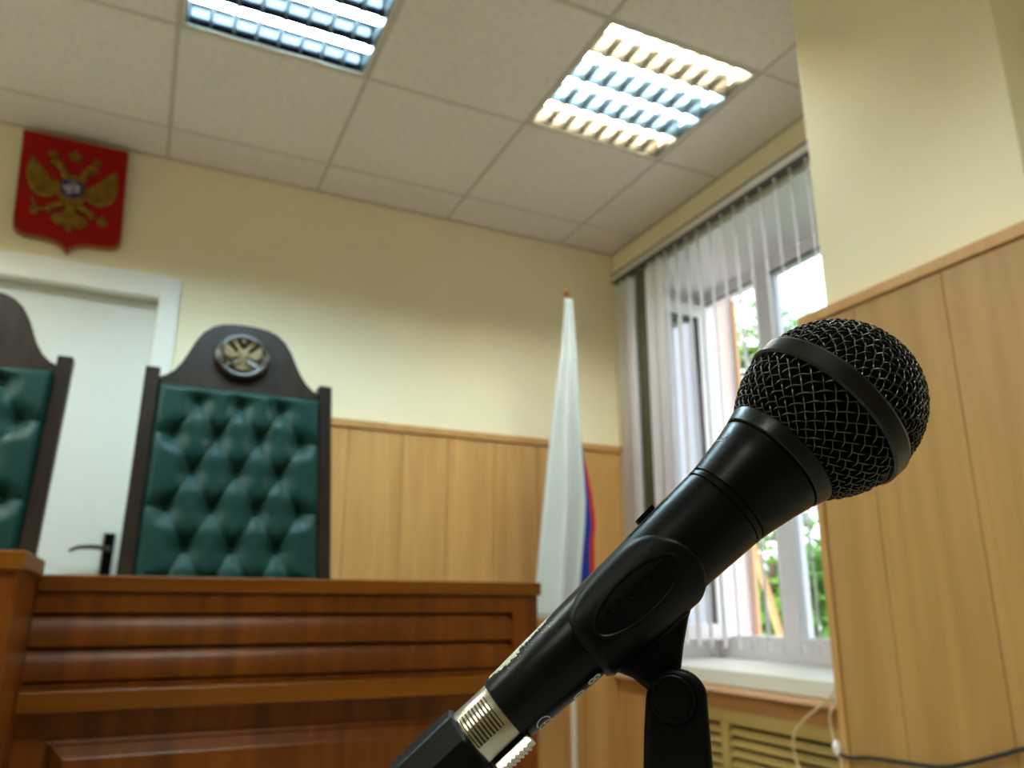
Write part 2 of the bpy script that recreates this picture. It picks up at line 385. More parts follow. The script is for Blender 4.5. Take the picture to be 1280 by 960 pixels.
def eagle(parent, fr_, s, mats, thick):
    """fr_(x, y, h): relief point; s: unit size; parts are children of parent"""
    g, sh, ri = mats
    def relief(name, poly, h0, h1, M, bev):
        n = len(poly); cx = sum(p[0] for p in poly)/n; cy = sum(p[1] for p in poly)/n
        mb = MB()
        lo = [fr_(x, y, 0) for x, y in poly]
        hi = [fr_(x, y, h0) for x, y in poly]
        tp = [fr_(cx+(x-cx)*bev, cy+(y-cy)*bev, h1) for x, y in poly]
        vs = lo+hi+tp
        fs = [(i, (i+1) % n, n+(i+1) % n, n+i) for i in range(n)] + [(n+i, n+(i+1) % n, 2*n+(i+1) % n, 2*n+i) for i in range(n)] + [tuple(2*n+i for i in range(n))]
        mb.add(vs, fs)
        return build(name, mb, M, parent)
    T = thick
    for poly, nm in ((WING, 'wing'), (NECK, 'head_and_neck'), (CROWNS, 'small_crown'), (LEG, 'leg')):
        relief(nm, poly, T*.5, T, g, .82); relief(nm, mirror(poly), T*.5, T, g, .82)
    for f_ in FEATH:
        relief('feather', f_, T, T*1.35, g, .9); relief('feather', mirror(f_), T, T*1.35, g, .9)
    relief('large_crown', CROWNB, T*.5, T, g, .8); relief('tail', TAIL, T*.6, T*1.1, g, .8); relief('body', BODY, T*.6, T*1.3, g, .75)
    relief('orb', ORB, T*.5, T, g, .7); relief('orb_cross', ORBX, T*.4, T*.6, g, .8); relief('sceptre', SCEP, T*.5, T*.8, g, .9); relief('sceptre_head', SCEPB, T*.5, T, g, .7)
    relief('breast_shield', SHLD, T*1.35, T*1.6, sh, .92)
    relief('rider', RIDER, T*1.65, T*2.0, ri, .85)

# wall emblem: red shield
SW, SH = .357, .415
sx0, sz1 = -.398, 1.705+Z0
E0 = thing('coat_of_arms', (sx0, YB, sz1-SH), 'red shield with a gold double headed eagle on the wall above the door', 'emblem')
tilt = .02
def shp(x, y, h): return Vector((sx0+x*SW + y*.018, YB-.012-h-.026*(1-y/1.18), sz1-y*SW))
out = [(-.5, 0), (.5, 0), (.5, 1.0), (.49, 1.08), (.46, 1.12), (.40, 1.145), (.20, 1.155), (.10, 1.175), (.04, 1.21), (0, 1.265), (-.04, 1.21), (-.10, 1.175), (-.20, 1.155), (-.40, 1.145), (-.46, 1.12), (-.49, 1.08), (-.5, 1.0)]
b = MB(); b.prism([shp(x, y, -.012) for x, y in out], (0, -.022, 0)); build('rim', b, GOLDRIM, E0, bevel=.003)
ins = [(x*.975, .012+(y-.012)*.98) for x, y in out]
b = MB(); b.prism([shp(x, y, .0095) for x, y in ins], (0, -.003, 0)); build('red_field', b, RED, E0)
eagle(E0, lambda x, y, h: shp(x*.98, y*.98+.02, .0125+h), SW, (GOLD, NAVY, SILVERM), .012)

# ------------------------------------------------------------------ judge chairs
def make_chair():
    ch = thing('judge_chair', (.232, 2.43, FZ+.25+Z0), 'high backed green tufted leather chair with a carved dark wood crest, nearest the flag', 'chair', 'green leather judge chairs')
    X0, X1 = -.046, .504
    lean = .27                                   # back leans: y grows with z
    def yb(z): return 2.31 + (z-.08)*lean
    def pt(x, z, d): return Vector((x, yb(z)+d, z+Z0))
    zb = -.42
    ztop = .682
    pw = .041
    for xa in (X0, X1-pw):
        b = MB(); b.prism([pt(xa, zb, -.02), pt(xa+pw, zb, -.02), pt(xa+pw, ztop, -.02), pt(xa, ztop, -.02)], (0, .055, 0)); build('back_post', b, WALNUT, ch, bevel=.004)
    # crest board with bell outline
    xc = (X0+X1)/2; hw = (X1-X0)/2-pw
    zc0, zc1 = .61, .868
    half = [(1.0, .655), (.93, .662), (.84, .682), (.76, .712), (.69, .75), (.62, .79), (.53, .826), (.42, .85), (.30, .863), (.15, .868), (0, .8695)]
    outl = [(xc+hw*u, z) for u, z in half] + [(xc-hw*u, z) for u, z in half[::-1][1:]]
    outl = [(xc+hw, zc0)] + outl + [(xc-hw, zc0)]
    b = MB(); b.prism([pt(x, z, -.012) for x, z in outl], (0, .034, 0)); build('crest', b, WALNUT, ch, bevel=.005, seg=3)
    # medallion
    mc = pt(xc-.006, .745, -.012); ez = (pt(0, 1, 0)-pt(0, 0, 0)).normalized(); ex = Vector((1, 0, 0)); en = ez.cross(ex).normalized()
    if en.y > 0: en = -en
    def mf(ax, r, a): return mc + en*ax + ex*(r*math.cos(a)) + ez*(r*math.sin(a))
    b = MB(); b.rev(mf, [(-.004, .083), (.008, .084), (.018, .080), (.022, .072), (.020, .064), (.016, .060), (.0162, .0)][:-1], 48); md = build('medallion', b, MEDAL, ch, smooth=True, angle=50)
    em = thing('bronze_eagle', (0, 0, 0), None, None); em.parent = md; em.location = (0, 0, 0)
    # relief is joined into one bronze casting
    tmp = []
    S = .132
    mbz = MB()
    def efr(x, y, h): return mc + en*(.0155+h) + ex*(x*S) + ez*((.575-y)*S)
    bpy.data.objects.remove(em)
    for poly in (WING, mirror(WING), NECK, mirror(NECK), CROWNS, mirror(CROWNS), LEG, mirror(LEG), TAIL, CROWNB, BODY, ORB, SCEP, SCEPB, SHLD):
        n = len(poly); cx = sum(p[0] for p in poly)/n; cy = sum(p[1] for p in poly)/n
        h1 = .011 if poly is SHLD else .0085 if poly is BODY else .0075
        vs = [efr(x, y, 0) for x, y in poly]+[efr(x, y, h1*.6) for x, y in poly]+[efr(cx+(x-cx)*.8, cy+(y-cy)*.8, h1) for x, y in poly]
        mbz.add(vs, [(i, (i+1) % n, n+(i+1) % n, n+i) for i in range(n)]+[(n+i, n+(i+1) % n, 2*n+(i+1) % n, 2*n+i) for i in range(n)]+[tuple(2*n+i for i in range(n))])
    build('bronze_eagle', mbz, BRONZE, md)
    # tufted upholstery
    xa, xb_ = X0+pw, X1-pw; W = xb_-xa
    zt = .628; zl = -.36
    sx_ = .119; rz = .108
    rows = []
    z = zt-.052; k = 0
    while z > zl+.02:
        n = 3 if k % 2 == 0 else 4
        rows.append((z, [xc+(i-(n-1)/2)*sx_*(1.0) for i in range(n)])); z -= rz; k += 1
    btn = [(x, z) for z, r_ in rows for x in r_]
    segs = []
    for i in range(len(rows)-1):
        for x in rows[i][1]:
            for x2 in rows[i+1][1]:
                if abs(x-x2) < sx_*.7: segs.append((x, rows[i][0], x2, rows[i+1][0], 1.0))
    for z, r_ in rows:
        if len(r_) == 4: segs += [(r_[0], z, xa, z+.006, .75), (r_[-1], z, xb_, z+.006, .75)]
    for x in rows[0][1]: segs.append((x, rows[0][0], x, zt+.01, .35))
    nx, nz = 112, 200
    gxv = np.linspace(xa, xb_, nx); gzv = np.linspace(zl, zt, nz)
    GX, GZ = np.meshgrid(gxv, gzv)
    crease = np.zeros_like(GX)
    for (x1, z1, x2, z2, wgt) in segs:
        dx, dz = x2-x1, z2-z1; L2 = dx*dx+dz*dz
        t = np.clip(((GX-x1)*dx+(GZ-z1)*dz)/L2, 0, 1)
        d = np.hypot(GX-x1-t*dx, GZ-z1-t*dz)
        prof_ = np.exp(-d/.010)*wgt*(0.55+.45*np.abs(2*t-1))
        crease = np.maximum(crease, prof_)
    bt = np.zeros_like(GX); dmin = np.full_like(GX, 9.)
    for (x1, z1) in btn:
        d = np.hypot(GX-x1, GZ-z1); dmin = np.minimum(dmin, d)
    puff = np.clip(dmin/.062, 0, 1); puff = np.sin(puff*PI/2)
    edge = np.clip(np.minimum(np.minimum(GX-xa, xb_-GX), zt-GZ)/.02, 0, 1); edge = np.sqrt(1-(1-edge)**2)
    H = (.008 + .034*puff**.8 - .014*crease*(puff+.2))*(.25+.75*edge)
    ydir = np.array([yb(z) for z in gzv])
    vs = []; fs = []
    for j in range(nz):
        for i in range(nx):
            vs.append((gxv[i], ydir[j]-.004-H[j, i], gzv[j]+Z0))
    for j in range(nz-1):
        for i in range(nx-1):
            a = j*nx+i; fs.append((a, a+1, a+nx+1, a+nx))
    up_ = build('tufted_back', MB().add(vs, fs), LEATHER, ch, smooth=True, angle=180, recalc=False)
    b0 = None
    for (x, z) in btn:
        if z < -.05: continue
        p = Vector((x, yb(z)-.014, z+Z0))
        def bf(ax, r, a): return p + en*ax + ex*(r*math.cos(a))+ez*(r*math.sin(a))
        build('button', MB().rev(bf, [(-.004, .0085), (.001, .0085), (.004, .006), (.0055, .002)], 12), LEATHER, up_, smooth=True)
    bb = MB(); bb.prism([pt(xa, zl, .004), pt(xb_, zl, .004), pt(xb_, zt, .004), pt(xa, zt, .004)], (0, .02, 0)); build('back_board', bb, WALNUT, ch)
    # seat, arms and legs below the bench top
    zs = -.42
    build('seat', MB().box(X0+.01, X1-.01, yb(zs)-.36, yb(zs)+.02, zs-.06, zs+.05), LEATHER, ch, bevel=.025, seg=4)
    for xa_ in (X0, X1-pw):
        build('arm_rest', MB().box(xa_-.012, xa_+pw+.012, yb(zs)-.35, yb(zs)+.05, -.235, -.20), WALNUT, ch, bevel=.01)
        build('arm_post', MB().box(xa_, xa_+pw, yb(zs)-.34, yb(zs)-.30, zs, -.235), WALNUT, ch)
        for y_ in (yb(zs)-.35, yb(zs)-.02):
            build('leg', MB().box(xa_, xa_+.045, y_, y_+.045, FZ+.25, zs-.05), WALNUT, ch, bevel=.004)
    return ch
chair = make_chair()
c2 = copy_tree(chair); c2.location.x -= .737
c2['label'] = 'green tufted leather chair cut off by the left edge, in front of the door'

# ------------------------------------------------------------------ judge bench
BY = 1.65; BX1 = .838; BX0 = -.1563
BN = thing('judge_bench', (.34, BY+.15, FZ+Z0), 'reddish brown wooden bench front with routed rails, in front of the green chairs', 'bench')
bx('bench_top', BX0, BX1+.004, BY-.012, BY+.14, .024, .0525, BENCHX, BN, bevel=.003)
bx('backing_board', BX0, BX1-.002, BY+.023, BY+.032, FZ, .024, BENCH, BN)
bx('top_rail', BX0, BX1-.062, BY, BY+.0235, -.013, .0235, BENCH, BN, bevel=.002)
bx('stile', BX1-.062, BX1, BY-.0005, BY+.03, FZ, .0235, BENCH, BN, bevel=.002)
def slat(z0, z1, bev, dp=.0105):
    prof = [(BY, z0), (BY, z1-bev), (BY+dp, z1), (BY+dp+.002, z1), (BY+dp+.002, z0)]
    n = len(prof)
    xe0, xe1 = BX0, BX1-.063
    b = MB()
    vs = [(xe0, y, z+Z0) for y, z in prof] + [(xe1-(.0 if i not in (2, 3) else .010), y, z+Z0) for i, (y, z) in enumerate(prof)]
    b.add(vs, [tuple(range(n-1, -1, -1)), tuple(range(n, 2*n))] + [(i, (i+1) % n, n+(i+1) % n, n+i) for i in range(n)])
    return build('routed_slat', b, BENCH, BN, smooth=True, bevel=.007, seg=5)
slat(-.0705, -.0185, .0155); slat(-.1275, -.0775, .0155)
bx('lower_rail', BX0, BX1-.062, BY+.003, BY+.0235, -.141, -.1325, BENCH, BN)
bx('ledge', BX0, BX1+.002, BY-.032, BY+.02, -.176, -.141, BENCHX, BN, bevel=.003)
# lower raised panel with bevelled frame
pz1, pz0, px0, px1 = -.226, FZ+.08, -.105, BX1-.075
b = MB()
def fr3(o, y): return [(px0+o, y, pz0+o+Z0), (px1-o, y, pz0+o+Z0), (px1-o, y, pz1-o+Z0), (px0+o, y, pz1-o+Z0)]
rings = [fr3(0, BY+.023), fr3(0, BY+.017), fr3(.006, BY+.013), fr3(.0065, BY+.018), fr3(.009, BY+.013), fr3(.027, BY+.0005), fr3(.030, BY-.001), fr3(.034, BY-.0015)]
vs = sum(rings, []); fs = []
for k in range(len(rings)-1):
    fs += [(4*k+i, 4*k+(i+1) % 4, 4*k+4+(i+1) % 4, 4*k+4+i) for i in range(4)]
fs.append(tuple(4*(len(rings)-1)+i for i in range(4)))
b.add(vs, fs); build('raised_panel', b, BENCH, BN)
bx('end_panel', BX1-.02, BX1, BY+.033, BY+.14, FZ, .0235, BENCH, BN)
# wing standing proud on the left
WG = thing('bench_wing', (-.5, 1.5, FZ+Z0), 'projecting wooden bench wing with a thick cap, at the left edge', 'bench')
bx('wing_cap', -.95, -.147, 1.35, 1.632, .049, .0765, BENCHX, WG, bevel=.003)
bx('wing_body', -.94, -.1565, 1.363, 1.80, FZ, .0485, BENCH, WG)

# ------------------------------------------------------------------ flag in the corner
FX, FY = 1.545, 2.75
FL = thing('flag', (FX, FY, FZ+.25+Z0), 'furled white, blue and red flag on a pale pole in the corner', 'flag')
build('pole', MB().tube([(FX, FY, FZ+.27+Z0), (FX, FY, 1.285+Z0)], .0115, 12), POLEM, FL, smooth=True)
def ff(ax, r, a): return Vector((FX+r*math.cos(a), FY+r*math.sin(a), ax+Z0))
build('finial', MB().rev(ff, [(1.28, .013), (1.287, .013), (1.292, .007), (1.302, .012), (1.318, .008), (1.34, .001)], 16), BRASS, FL, smooth=True)
build('base', MB().rev(ff, [(FZ+.25, .16), (FZ+.265, .16), (FZ+.28, .12), (FZ+.30, .03), (FZ+.36, .02)], 32), BLACKM, FL, smooth=True)
def cloth(name, M, zt, zb, fn, nu=40, nv=50):
    vs = []; fs = []
    for j in range(nv+1):
        t = j/nv
        for i in range(nu+1):
            vs.append(fn(i/nu, t))
    for j in range(nv):
        for i in range(nu):
            a = j*(nu+1)+i; fs.append((a, a+1, a+nu+2, a+nu+1))
    o = build(name, MB().add(vs, fs), M, FL, smooth=True, angle=180)
    md = o.modifiers.new('thickness', 'SOLIDIFY'); md.thickness = .0012
    return o
def lerp(a, b, t): return a+(b-a)*t
def edge_fn(tab, z):
    for (z1, x1), (z2, x2) in zip(tab[:-1], tab[1:]):
        if z <= z1 and z >= z2: return lerp(x1, x2, (z1-z)/(z1-z2))
    return tab[0][1] if z > tab[0][0] else tab[-1][1]
Lw = [(1.28, -.012), (1.05, -.036), (.75, -.080), (.45, -.112), (.17, -.140), (-.04, -.158)]
Rw = [(1.28, .014), (1.05, .026), (.86, .032), (.82, .028), (.60, .036), (.40, .046), (.28, .034), (.10, .010), (-.04, -.010)]
def whitef(u, t):
    zt = 1.275; z = zt - t*(zt-(.40-.44*(1-u)**.8) if False else (zt+.02+.03*(1-u)))
    l, r_ = edge_fn(Lw, z), edge_fn(Rw, z)
    wv = math.sin(u*3.3*PI+.4+t*.8)*(.006+.035*t)
    return Vector((FX+lerp(l, r_, u), FY-.018-.05*math.sin(u*PI)*t+wv, z+Z0))
cloth('white_stripe', FLAGW, 0, 0, whitef)
Rb = [(1.2, .014), (.86, .038), (.60, .062), (.40, .088), (.32, .096), (.24, .084), (.05, .082), (-.10, .06)]
def bluef(u, t):
    z = 1.0 - t*1.09
    l, r_ = -.005, edge_fn(Rb, z)+.014
    wv = math.sin(u*2.6*PI)*(.004+.02*t)
    return Vector((FX+lerp(l, r_, u), FY+.012+wv*.5, z+Z0))
cloth('blue_stripe', FLAGB, 0, 0, bluef)
Rr = [(1.2, .0), (.72, .024), (.62, .046), (.56, .070), (.45, .094), (.33, .108), (.26, .098), (.05, .100), (-.15, .07)]
def redf(u, t):
    z = .80 - t*.93
    l, r_ = .0, edge_fn(Rr, z)+.030
    wv = math.sin(u*2.2*PI+1)*(.003+.012*t)
    return Vector((FX+lerp(l, r_, u), FY+.030+wv*.5, z+Z0))
cloth('red_stripe', FLAGR, 0, 0, redf)

# ------------------------------------------------------------------ window in the niche
WX = 2.45
WN = tag(thing('window_1', (WX, 2.2, NZ0+Z0), 'white window in a deep niche with its left casement open', None), kind='structure')
fr = [(2.93, 3.0, NZ0+.05, NZ1), (2.487, 2.576, NZ0+.05, NZ1), (NY0, 1.52, NZ0+.05, NZ1)]
for (a, b_, z0, z1) in fr: bx('frame_post', WX, WX+.07, a, b_, z0, z1, PVC, WN, bevel=.004)
for (a, b_) in ((1.52, 2.487), (2.576, 2.93)):
    bx('frame_rail', WX, WX+.07, a, b_, 1.467, NZ1, PVC, WN, bevel=.004)
    bx('frame_rail', WX, WX+.07, a, b_, NZ0+.05, -.118, PVC, WN, bevel=.004)
bx('pane', WX+.032, WX+.038, 1.52, 2.487, -.118, 1.467, GLASS, WN)
gk = MB().box(WX-.001, WX+.004, 2.479, 2.4885, -.118, 1.468).box(WX-.001, WX+.004, 1.52, 2.487, 1.459, 1.468)
build('gasket', gk, BLACKM, WN)
gk = MB().box(WX-.001, WX+.004, 2.923, 2.931, -.118, 1.468).box(WX-.001, WX+.004, 2.576, 2.93, 1.461, 1.469)
build('gasket', gk, BLACKM, WN)
bx('niche_lining', XR+.002, WX, NY1-.012, NY1, NZ0+.05, NZ1, PVC, WN)
bx('niche_lining', XR+.002, WX, NY0, NY1-.012, NZ1-.012, NZ1, PVC, WN)
# casement swung open into the room, against the niche side
cs = bx('open_casement', WX-.075, WX-.004, 2.905, 2.965, -.14, 1.45, PVC, WN, bevel=.004)
SX0 = 2.06
bx('sash_stile', SX0, SX0+.07, 2.905, 2.965, -.14, 1.45, PVC, cs, bevel=.004)
bx('sash_rail', SX0+.07, WX-.075, 2.905, 2.965, 1.38, 1.45, PVC, cs, bevel=.004)
bx('sash_rail', SX0+.07, WX-.075, 2.905, 2.965, -.14, -.07, PVC, cs, bevel=.004)
bx('pane', SX0+.07, WX-.075, 2.930, 2.938, -.07, 1.38, GLASS, cs)
gk = MB().box(WX-.083, WX-.0745, 2.9035, 2.906, -.07, 1.38).box(SX0+.07, WX-.075, 2.9035, 2.906, 1.372, 1.381)
build('gasket', gk, BLACKM, cs)
# outer reveal, seen through the open casement
w = MB().box(WX+.07, 2.64, 2.975, 3.2, NZ0-.3, NZ1+.3).box(WX+.07, 2.64, 1.2, 2.975, NZ1+.03, NZ1+.3).box(WX+.07, 2.70, 1.2, 2.975, NZ0-.2, NZ0+.08)
tag(build('wall_outer', w, OUTPINK), kind='structure')
tag(bx('trim_1', 2.64, 2.66, 2.945, 3.0, NZ0, NZ1, OUTTAN), kind='structure')

SL = thing('window_sill', (2.2, 2.2, NZ0+Z0), 'deep white window sill under the blind slats', 'sill')
build('sill_board', MB().box(1.965, WX, 1.415, 3.03, -.272, -.217), SILLM, SL, bevel=.006, seg=3)

# ------------------------------------------------------------------ vertical blind
VB = thing('vertical_blind', (1.985, 2.2, -.2+Z0), 'white vertical blind with its slats turned open, hanging before the window', 'blind')
RZ = 1.565
bx('head_rail', 1.965, 2.012, 1.42, 3.045, RZ-.018, RZ+.022, RAILM, VB, bevel=.002)
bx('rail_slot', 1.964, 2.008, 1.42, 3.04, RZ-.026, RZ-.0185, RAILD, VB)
bx('rail_dark_strip', 1.9635, 1.966, 1.42, 3.045, RZ+.016, RZ+.0225, RAILD, VB)  # thin dark strip along the rail's upper front
bx('rail_bracket', 2.011, XR, 1.42, 3.05, RZ+.0, RZ+.016, RAILM, VB)
def blind_slat(y, ang, wd=.089, M=BLIND, zt=RZ-.03, zb=-.145, x=1.987):
    d = Vector((math.cos(ang), math.sin(ang), 0)); nn = Vector((-d.y, d.x, 0))
    vs = []; fs = []; n = 6; rowz = [zb+Z0, zt-.03+Z0, zt+Z0]
    for k, z in enumerate(rowz):
        for i in range(n+1):
            u = (i/n-.5)*wd*(1 if k < 2 else .55); vs.append(Vector((x, y, z)) + d*u + nn*(.004*(1-(2*i/n-1)**2)))
    for k in range(2):
        for i in range(n):
            a = k*(n+1)+i; fs.append((a, a+1, a+n+2, a+n+1))
    o = build('slat', MB().add(vs, fs), M, VB, smooth=True, angle=180)
    md = o.modifiers.new('thickness', 'SOLIDIFY'); md.thickness = .0008
    hk = build('hook', MB().box(x-.004, x+.004, y-.004, y+.004, zt-.002, RZ-.016), PVC, o)
    tz = zb
    wgt = MB(); wgt.prism([Vector((x, y, tz+.001+Z0))-d*wd*.47-nn*.002, Vector((x, y, tz+.001+Z0))+d*wd*.47-nn*.002, Vector((x, y, tz+.001+Z0))+d*wd*.47+nn*.003, Vector((x, y, tz+.001+Z0))-d*wd*.47+nn*.003], (0, 0, .028))
    build('bottom_weight', wgt, RAILM, o)
    return o
blind_slat(2.985, math.radians(97), .08); blind_slat(2.928, math.radians(94), .08)
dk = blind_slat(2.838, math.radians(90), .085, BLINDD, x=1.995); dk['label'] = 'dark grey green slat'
blind_slat(2.746, math.radians(90), .089); blind_slat(2.685, math.radians(84), .089)
for k in range(10):
    y = 2.625-.0762*k
    blind_slat(y, math.radians(43+random.uniform(-3, 3)), .089)
for k in range(6):
    blind_slat(1.86-.0762*k, math.radians(43+random.uniform(-3, 3)), .089)

# ------------------------------------------------------------------ radiator cover under the sill
RC = thing('radiator_cover', (1.99, 2.2, FZ+Z0), 'wooden radiator cover with slatted grille under the window sill', 'radiator cover')
bx('top_board', 1.945, XR, 1.415, 3.10, -.294, -.275, COVERP, RC, bevel=.003)
bx('upper_board', 1.972, XR, 1.415, 3.10, -.352, -.295, COVERB, RC)
bx('side_panel', 1.972, XR, 2.66, 3.10, FZ, -.353, PANEL, RC)
bx('top_rail', 1.972, 1.994, 1.415, 2.658, -.398, -.353, COVER, RC, bevel=.002)
for y in (2.415, 1.70):
    bx('grille_post', 1.972, 1.994, y-.021, y+.021, FZ+.06, -.399, COVER, RC, bevel=.002)
bx('grille_post', 1.972, 1.994, 2.625, 2.657, FZ+.06, -.399, COVER, RC, bevel=.002)
bx('bottom_rail', 1.972, 1.994, 1.415, 2.658, FZ, FZ+.06, COVER, RC)
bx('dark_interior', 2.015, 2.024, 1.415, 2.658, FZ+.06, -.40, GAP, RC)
for (a, b_) in ((2.437, 2.624), (1.722, 2.393)):
    z = -.408; k = 0
    while z > FZ+.09:
        p = MB(); p.prism([Vector((1.975, a, z-.026+Z0)), Vector((1.981, a, z-.026+Z0)), Vector((1.997, a, z-.004+Z0)), Vector((1.991, a, z-.004+Z0))], (0, b_-a, 0))
        build('grille_slat', p, COVER, RC); z -= .0345
# cords at the corner of the sill
def spline(pts, n=10):
    P = [Vector(p) for p in pts]; P = [2*P[0]-P[1]]+P+[2*P[-1]-P[-2]]; out_ = []
    for i in range(1, len(P)-2):
        for k in range(n):
            t = k/n
            out_.append(.5*((2*P[i])+(P[i+1]-P[i-1])*t+(2*P[i-1]-5*P[i]+4*P[i+1]-P[i+2])*t*t+(3*P[i]-P[i-1]-3*P[i+1]+P[i+2])*t**3))
    out_.append(P[-2]); return out_
def pz(x, y, z): return (x, y, z+Z0)
c1 = build('blind_cord', MB().tube(spline([pz(1.953, 1.84, -.20), pz(1.935, 1.865, -.255), pz(1.928, 1.92, -.295), pz(1.93, 1.985, -.338), pz(1.935, 2.03, -.375), pz(1.94, 2.047, -.415), pz(1.945, 2.045, -.46), pz(1.945, 2.02, -.52), pz(1.95, 1.95, -.60), pz(1.95, 1.88, -.56)]), .004, 8), CORDW, smooth=True)
tag(c1, 'cream cord looping out from under the sill across the slatted grille', 'cord')
c1b = build('power_cord', MB().tube(spline([pz(1.938, 1.843, -.262), pz(1.92, 1.862, -.30), pz(1.92, 1.866, -.34), pz(1.918, 1.852, -.39), pz(1.915, 1.835, -.44), pz(1.915, 1.83, -.60), pz(1.92, 1.84, -1.145)]), .0042, 8), CORDW, smooth=True)
tag(c1b, 'short cream cord hanging straight down beside the pillar edge', 'cord')
PL = thing('black_cable', (1.47, 1.2, -.33+Z0), 'black cable with a white plug, sagging across the wooden pillar', 'cable')
build('cable', MB().tube(spline([pz(1.474, 1.416, -.316), pz(1.472, 1.38, -.318), pz(1.472, 1.33, -.310), pz(1.472, 1.25, -.306), pz(1.472, 1.16, -.300), pz(1.472, 1.10, -.283), pz(1.472, 1.03, -.258), pz(1.472, .97, -.238), pz(1.472, .85, -.225), pz(1.472, .77, -.22)]), .0042, 8), CORDB, PL, smooth=True)
build('white_plug', MB().tube([pz(1.474, 1.4235, -.288), pz(1.474, 1.4225, -.296), pz(1.474, 1.421, -.310), pz(1.474, 1.416, -.318)], [.004, .009, .009, .005], 12), PVC, PL, smooth=True)

# ------------------------------------------------------------------ outdoors
tag(bx('ground', 2.7, 40, -20, 40, FZ-.62, FZ-.52, PAVE), kind='structure')  # grey paving put in to keep green bounce off the window niche
tag(bx('lawn', 6.0, 40, -20, 40, FZ-.52, FZ-.5, GRASS), kind='structure')
def tree(name, x, y, h, cr, label, nleaf, M, seed, cz=None, kindm=None):
    rnd = random.Random(seed)
    base = Vector((x, y, FZ-.5+Z0))
    T = thing(name, base, label, 'tree', 'trees outside the window')
    trunk = [base, base+Vector((.1, .05, h*.4)), base+Vector((-.05, .1, h*.75)), base+Vector((0, 0, h))]
    build('trunk', MB().tube(spline(trunk, 6), [.12*(1-.8*i/18) for i in range(19)], 8), BARK, T, smooth=True)
    br = MB(); tips = []
    for k in range(16):
        a = rnd.uniform(0, 2*PI); z = h*rnd.uniform(.22, .85); L = cr*rnd.uniform(.6, 1.0)
        p0 = base+Vector((0, 0, z)); p1 = p0+Vector((math.cos(a)*L*.5, math.sin(a)*L*.5, L*.2)); p2 = p0+Vector((math.cos(a)*L, math.sin(a)*L, L*.3))
        br.tube([p0, p1, p2], [.035, .022, .008], 5); tips += [p1, p2]
    build('branches', br, BARK, T)
    fol = MB(); per = nleaf//len(tips)
    for c in tips:
        for q_ in range(per):
            p = c+Vector((rnd.gauss(0, 1), rnd.gauss(0, 1), rnd.gauss(0, .8)))*cr*.27
            s_ = rnd.uniform(.05, .10)
            d1 = Vector((rnd.gauss(0, 1), rnd.gauss(0, 1), rnd.gauss(0, 1))).normalized(); d2 = d1.orthogonal().normalized()
            fol.add([p-d1*s_, p+d2*s_*.5+d1.cross(d2)*s_*.15, p+d1*s_, p-d2*s_*.5+d1.cross(d2)*s_*.15], [(0, 1, 2, 3)])
    tag(build('foliage', fol, M, T, recalc=False), kind='stuff')
    return T
tree('tree', 6.7, 7.6, 5.6, 1.35, 'leafy green tree seen through the open left casement', 11000, LEAF, 3)
tree('tree', 9.4, 5.6, 4.8, .9, 'yellowing tree between the window mullion and the pillar', 3500, LEAFY, 5)
tree('tree', 12.5, 9.6, 6.6, 1.5, 'green tree farther off behind the right window pane', 6000, LEAF, 8)
tree('shrub', 4.7, 5.0, 2.0, .62, 'low green shrub outside under the window', 6000, LEAF, 11)
pk = build('plank', MB().prism([Vector((3.93, 3.70, -1.668+Z0)), Vector((3.955, 3.70, -1.668+Z0)), Vector((2.685, 3.168, .96+Z0)), Vector((2.66, 3.168, .96+Z0))], (0, .035, 0)), ORANGE)
tag(pk, 'orange wooden plank leaning outside the window', 'plank')

# ------------------------------------------------------------------ microphone
ME = at(632, 889, .213); MC = at(1032, 514, .236)
ax = (MC-ME).normalized(); ML = (MC-ME).length*1000     # mm, handle end -> ring
mid = (ME+MC)/2; tc_ = (CAM-mid).normalized()
nr = (tc_-ax*tc_.dot(ax)).normalized(); dn = ax.cross(nr)
if dn.z > 0: dn = -dn
def mp(s, r, a): return ME + ax*(s*.001) + (nr*math.cos(a)+dn*math.sin(a))*(r*.001)
HP = [(0, 9.4), (85, 13.6), (97, 15.6), (103.2, 17.0)]
def hr(s):
    for (s1, r1), (s2, r2) in zip(HP[:-1], HP[1:]):
        if s <= s2: return lerp(r1, r2, (s-s1)/(s2-s1))
    return HP[-1][1]
MI = thing('microphone', mid, 'black handheld microphone with a ball grille, held in a clip in the foreground', 'microphone')
prof = [(0.6, 7.0), (0, 7.4), (0, 8.7), (.35, 9.2), (1.0, 9.45), (30, 10.9), (60, 12.35), (82.8, 13.45), (83.0, 12.9), (83.6, 12.9), (83.8, 13.55), (85.0, 13.62), (85.2, 13.0), (85.8, 13.0), (86.0, 13.68), (92, 14.6), (97, 15.5), (102.6, 16.75), (103.1, 16.7)]
build('handle', MB().rev(mp, prof, 96), MICB, MI, smooth=True, angle=28)
build('neck_gap', MB().rev(mp, [(102.8, 16.0), (104.2, 16.2)], 64), FOAM, MI, smooth=True)
prof = [(103.9, 15.5), (103.9, 16.9), (104.2, 17.25), (107.8, 18.25), (108.3, 18.3), (108.6, 18.0), (108.6, 16.5)]
build('collar', MB().rev(mp, prof, 96), RINGM, MI, smooth=True, angle=28)
RS = ML
prof = [(RS-3.6, 24.4), (RS-3.6, 26.0), (RS-3.0, 26.7), (RS+1.8, 26.9), (RS+2.6, 26.5), (RS+3.0, 25.8), (RS+3.0, 24.4)]
ring = build('grille_ring', MB().rev(mp, prof+[prof[0]], 128, capends=False), RINGM, MI, smooth=True, angle=24)
DR = 25.4; DC = RS+2.6
lp = [(108.4, 17.9), (112, 20.4), (116, 22.7), (120, 24.3), (RS-2.8, 25.2)]
